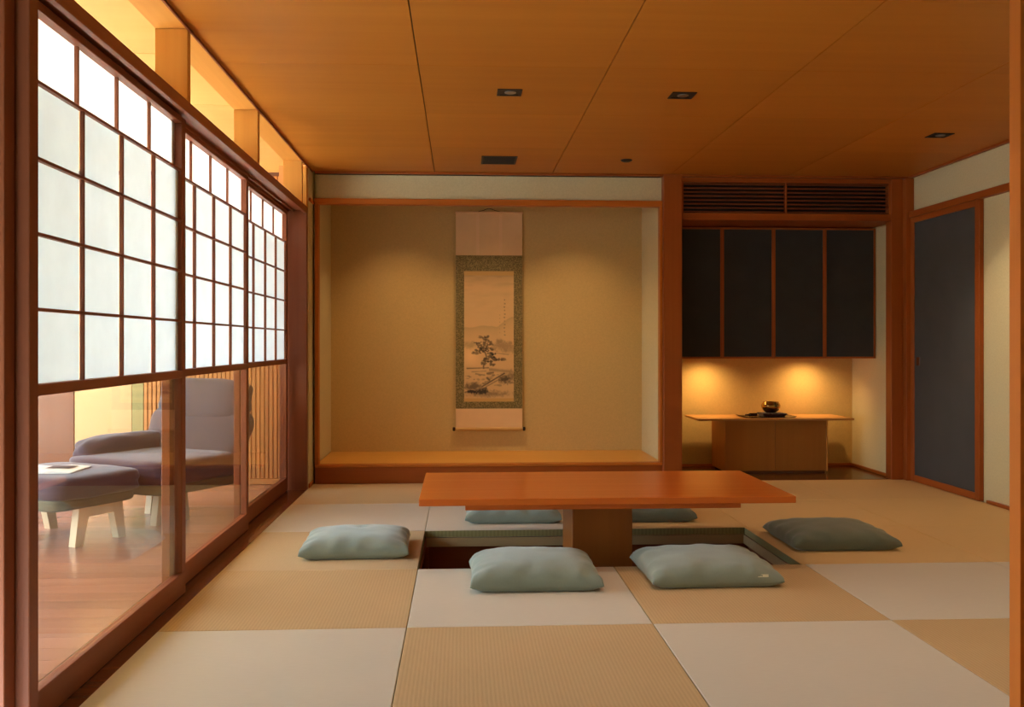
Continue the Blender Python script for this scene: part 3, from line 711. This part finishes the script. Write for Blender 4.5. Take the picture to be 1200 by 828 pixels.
obj('frame', boxes([(0.136, 0.370, 6.21, 6.222, CZ - .004, CZ - .0003), (0.136, 0.370, 6.47, 6.482, CZ - .004, CZ - .0003), (0.136, 0.148, 6.222, 6.47, CZ - .004, CZ - .0003), (0.358, 0.370, 6.222, 6.47, CZ - .004, CZ - .0003)]), M_black, ar)
s0 = obj('louvre', bx(0.1485, 0.3575, 6.228, 6.236, CZ - .003, CZ - .0003), M_black, ar)
for k in range(1, 12): copy(s0, ar, (0, k * .0205, 0))
sd = obj('smoke_sensor', lathe([(0, -.014), (.020, -.014), (.034, -.008), (.040, -.0003), (0, -.0003)], 24), M_black, None, smooth=True)
sd.location = (1.10, 6.30, CZ); tag(sd, 'small round dark sensor on the ceiling before the alcove', 'sensor')

# alcove spots and niche lamps (built-in)
for x in (-0.46, 0.90):
    r = obj('alcove_spotlight', lathe([(0, -.004), (.028, -.004), (.034, -.001), (.034, 0), (0, 0)], 20), M_black, None)
    r.location = (x, 7.04, 2.1645)
    tag(r, 'recessed spotlight in alcove ceiling, %s the scroll' % ('left of' if x < .2 else 'right of'), 'light', 'alcove spotlights')
    lamp('alcove_spot_lamp', 'SPOT', (x, 7.04, 2.155), (R(14), 0, 0), 17.0, (1.0, .66, .33), spot_size=R(92), spot_blend=1.0, shadow_soft_size=.02)
lamp('alcove_spot_lamp', 'SPOT', (0.226, 7.02, 2.155), (R(14), 0, 0), 13.0, (1.0, .68, .36), spot_size=R(92), spot_blend=1.0, shadow_soft_size=.02)
cs = obj('alcove_spotlight', lathe([(0, -.004), (.028, -.004), (.034, -.001), (.034, 0), (0, 0)], 20), M_black, None); cs.location = (0.226, 7.02, 2.1645)
tag(cs, 'recessed spotlight in alcove ceiling, in front of the scroll', 'light', 'alcove spotlights')
for x in (1.955, 2.777):
    r = obj('niche_light', lathe([(0, -.003), (.022, -.003), (.028, -.0008), (.028, 0), (0, 0)], 20), M_steel, None)
    r.location = (x, 7.43, 0.8825)
    tag(r, 'small puck light under wall cabinet, %s of the two' % ('left' if x < 2.2 else 'right'), 'light', 'puck lights under the wall cabinet')
    lamp('niche_lamp', 'SPOT', (x, 7.43, .872), (R(14), 0, 0), 8.5, (1.0, .62, .25), spot_size=R(150), spot_blend=1.0, shadow_soft_size=.02)

# ------------------------------------------------------------------ lounge chair and footstool on the veranda
def puff(w, d, h, seed, r=0.5, nx=22, ny=18, wr=.012, n=3.2):
    """soft block: rounded upholstered cushion centred on origin bottom z=0"""
    bm = bmesh.new()
    bmesh.ops.create_cube(bm, size=2.0)
    bmesh.ops.subdivide_edges(bm, edges=list(bm.edges), cuts=11, use_grid_fill=True)
    for v in bm.verts:
        p = v.co.copy(); q = Vector(p)
        L = (abs(p.x) ** n + abs(p.y) ** n + abs(p.z) ** n) ** (1 / n)
        m_ = max(abs(p.x), abs(p.y), abs(p.z)); p = p * (m_ / L)
        k_ = noise.noise(Vector((p.x * 2.3 + seed, p.y * 2.3, p.z * 2.3))) + .5 * noise.noise(Vector((p.x * 6 + seed, p.y * 6, p.z * 6)))
        p *= 1 + wr * 3 * k_
        v.co = Vector((p.x * w / 2, p.y * d / 2, (p.z + 1) * h / 2))
    return bm
FZ = -0.012
ANG = math.atan2(0.49, 0.87)   # chair's long axis against +Y ; local -Y faces the footstool
def leg_frame(root, x, ya, yb, top, spread=.035):
    """wooden U frame on one side: two splayed legs and a bar"""
    obj('leg_bar', prism([(ya + .02, top - .05), (yb - .02, top - .05), (yb - .02, top), (ya + .02, top)], .044, 'yz', x - .022), M_birch, root, local=True)
    for s, yy in ((-1, ya), (1, yb)):
        pts = [(yy - .034, top), (yy + .034, top), (yy + s * spread + .024, 0.0), (yy + s * spread - .024, 0.0)]
        obj('leg', prism(pts, .046, 'yz', x - .023), M_birch, root, local=True)
ch = thing('lounge_chair', (-1.735, 5.66, FZ), 'low violet grey lounge chair with high folded back, behind the footstool', 'chair', rz=-ANG)
leg_frame(ch, .165, -.165, -.03, .19); leg_frame(ch, -.165, .10, .25, .19)
obj('shell', puff(.74, .68, .07, 3, wr=.004, n=8), M_shell, ch, local=True, smooth=True, loc=(0, -.01, .185))
obj('seat_cushion', puff(.78, .72, .15, 5, wr=.010, n=7), M_chair, ch, local=True, smooth=True, loc=(0, -.02, .235))
arm = puff(.20, .66, .18, 8, wr=.02, n=3.2); obj('side_bolster', arm, M_chair, ch, local=True, smooth=True, loc=(-.30, .0, .30))
bk = obj('backrest', puff(.76, .15, .36, 9, wr=.008, n=5), M_chair_b, ch, local=True, smooth=True, loc=(0, .20, .30)); bk.rotation_euler = (R(-26), 0, 0)
hr = obj('headrest', puff(.66, .17, .25, 12, wr=.014, n=5), M_chair_b, ch, local=True, smooth=True, loc=(0.0, .315, .545)); hr.rotation_euler = (R(-12), 0, 0)
ot = thing('footstool', (-2.095, 5.085, FZ), 'violet grey footstool on splayed pale wooden legs, before the lounge chair', 'footstool', rz=-ANG)
leg_frame(ot, .262, -.065, .133, .19); leg_frame(ot, -.262, -.065, .133, .19)
obj('shell', puff(.62, .52, .065, 4, wr=.004, n=8), M_shell, ot, local=True, smooth=True, loc=(0, 0, .186))
obj('top_cushion', puff(.68, .54, .125, 6, wr=.010, n=7), M_chair, ot, local=True, smooth=True, loc=(0, .01, .235))
mg = thing('magazine', (-2.15, 5.02, 0.349), 'open white magazine lying on the violet footstool', 'magazine', rz=-ANG + .5)
obj('pages', prism([(-.20, .004), (-.10, .012), (0, .005), (.10, .012), (.20, .004), (.20, 0), (-.20, 0)], .27, 'xz', -.135), M_mag, mg, local=True)
rr = random.Random(3)
for k in range(5):
    obj('text_line', bx(-.17, -.17 + rr.uniform(.05, .12), -.10 + k * .04, -.10 + k * .04 + .006, .0127, .0130), M_ink, mg, local=True)
obj('printed_picture', bx(.03, .15, -.02, .09, .0127, .0130), M_ink, mg, local=True)
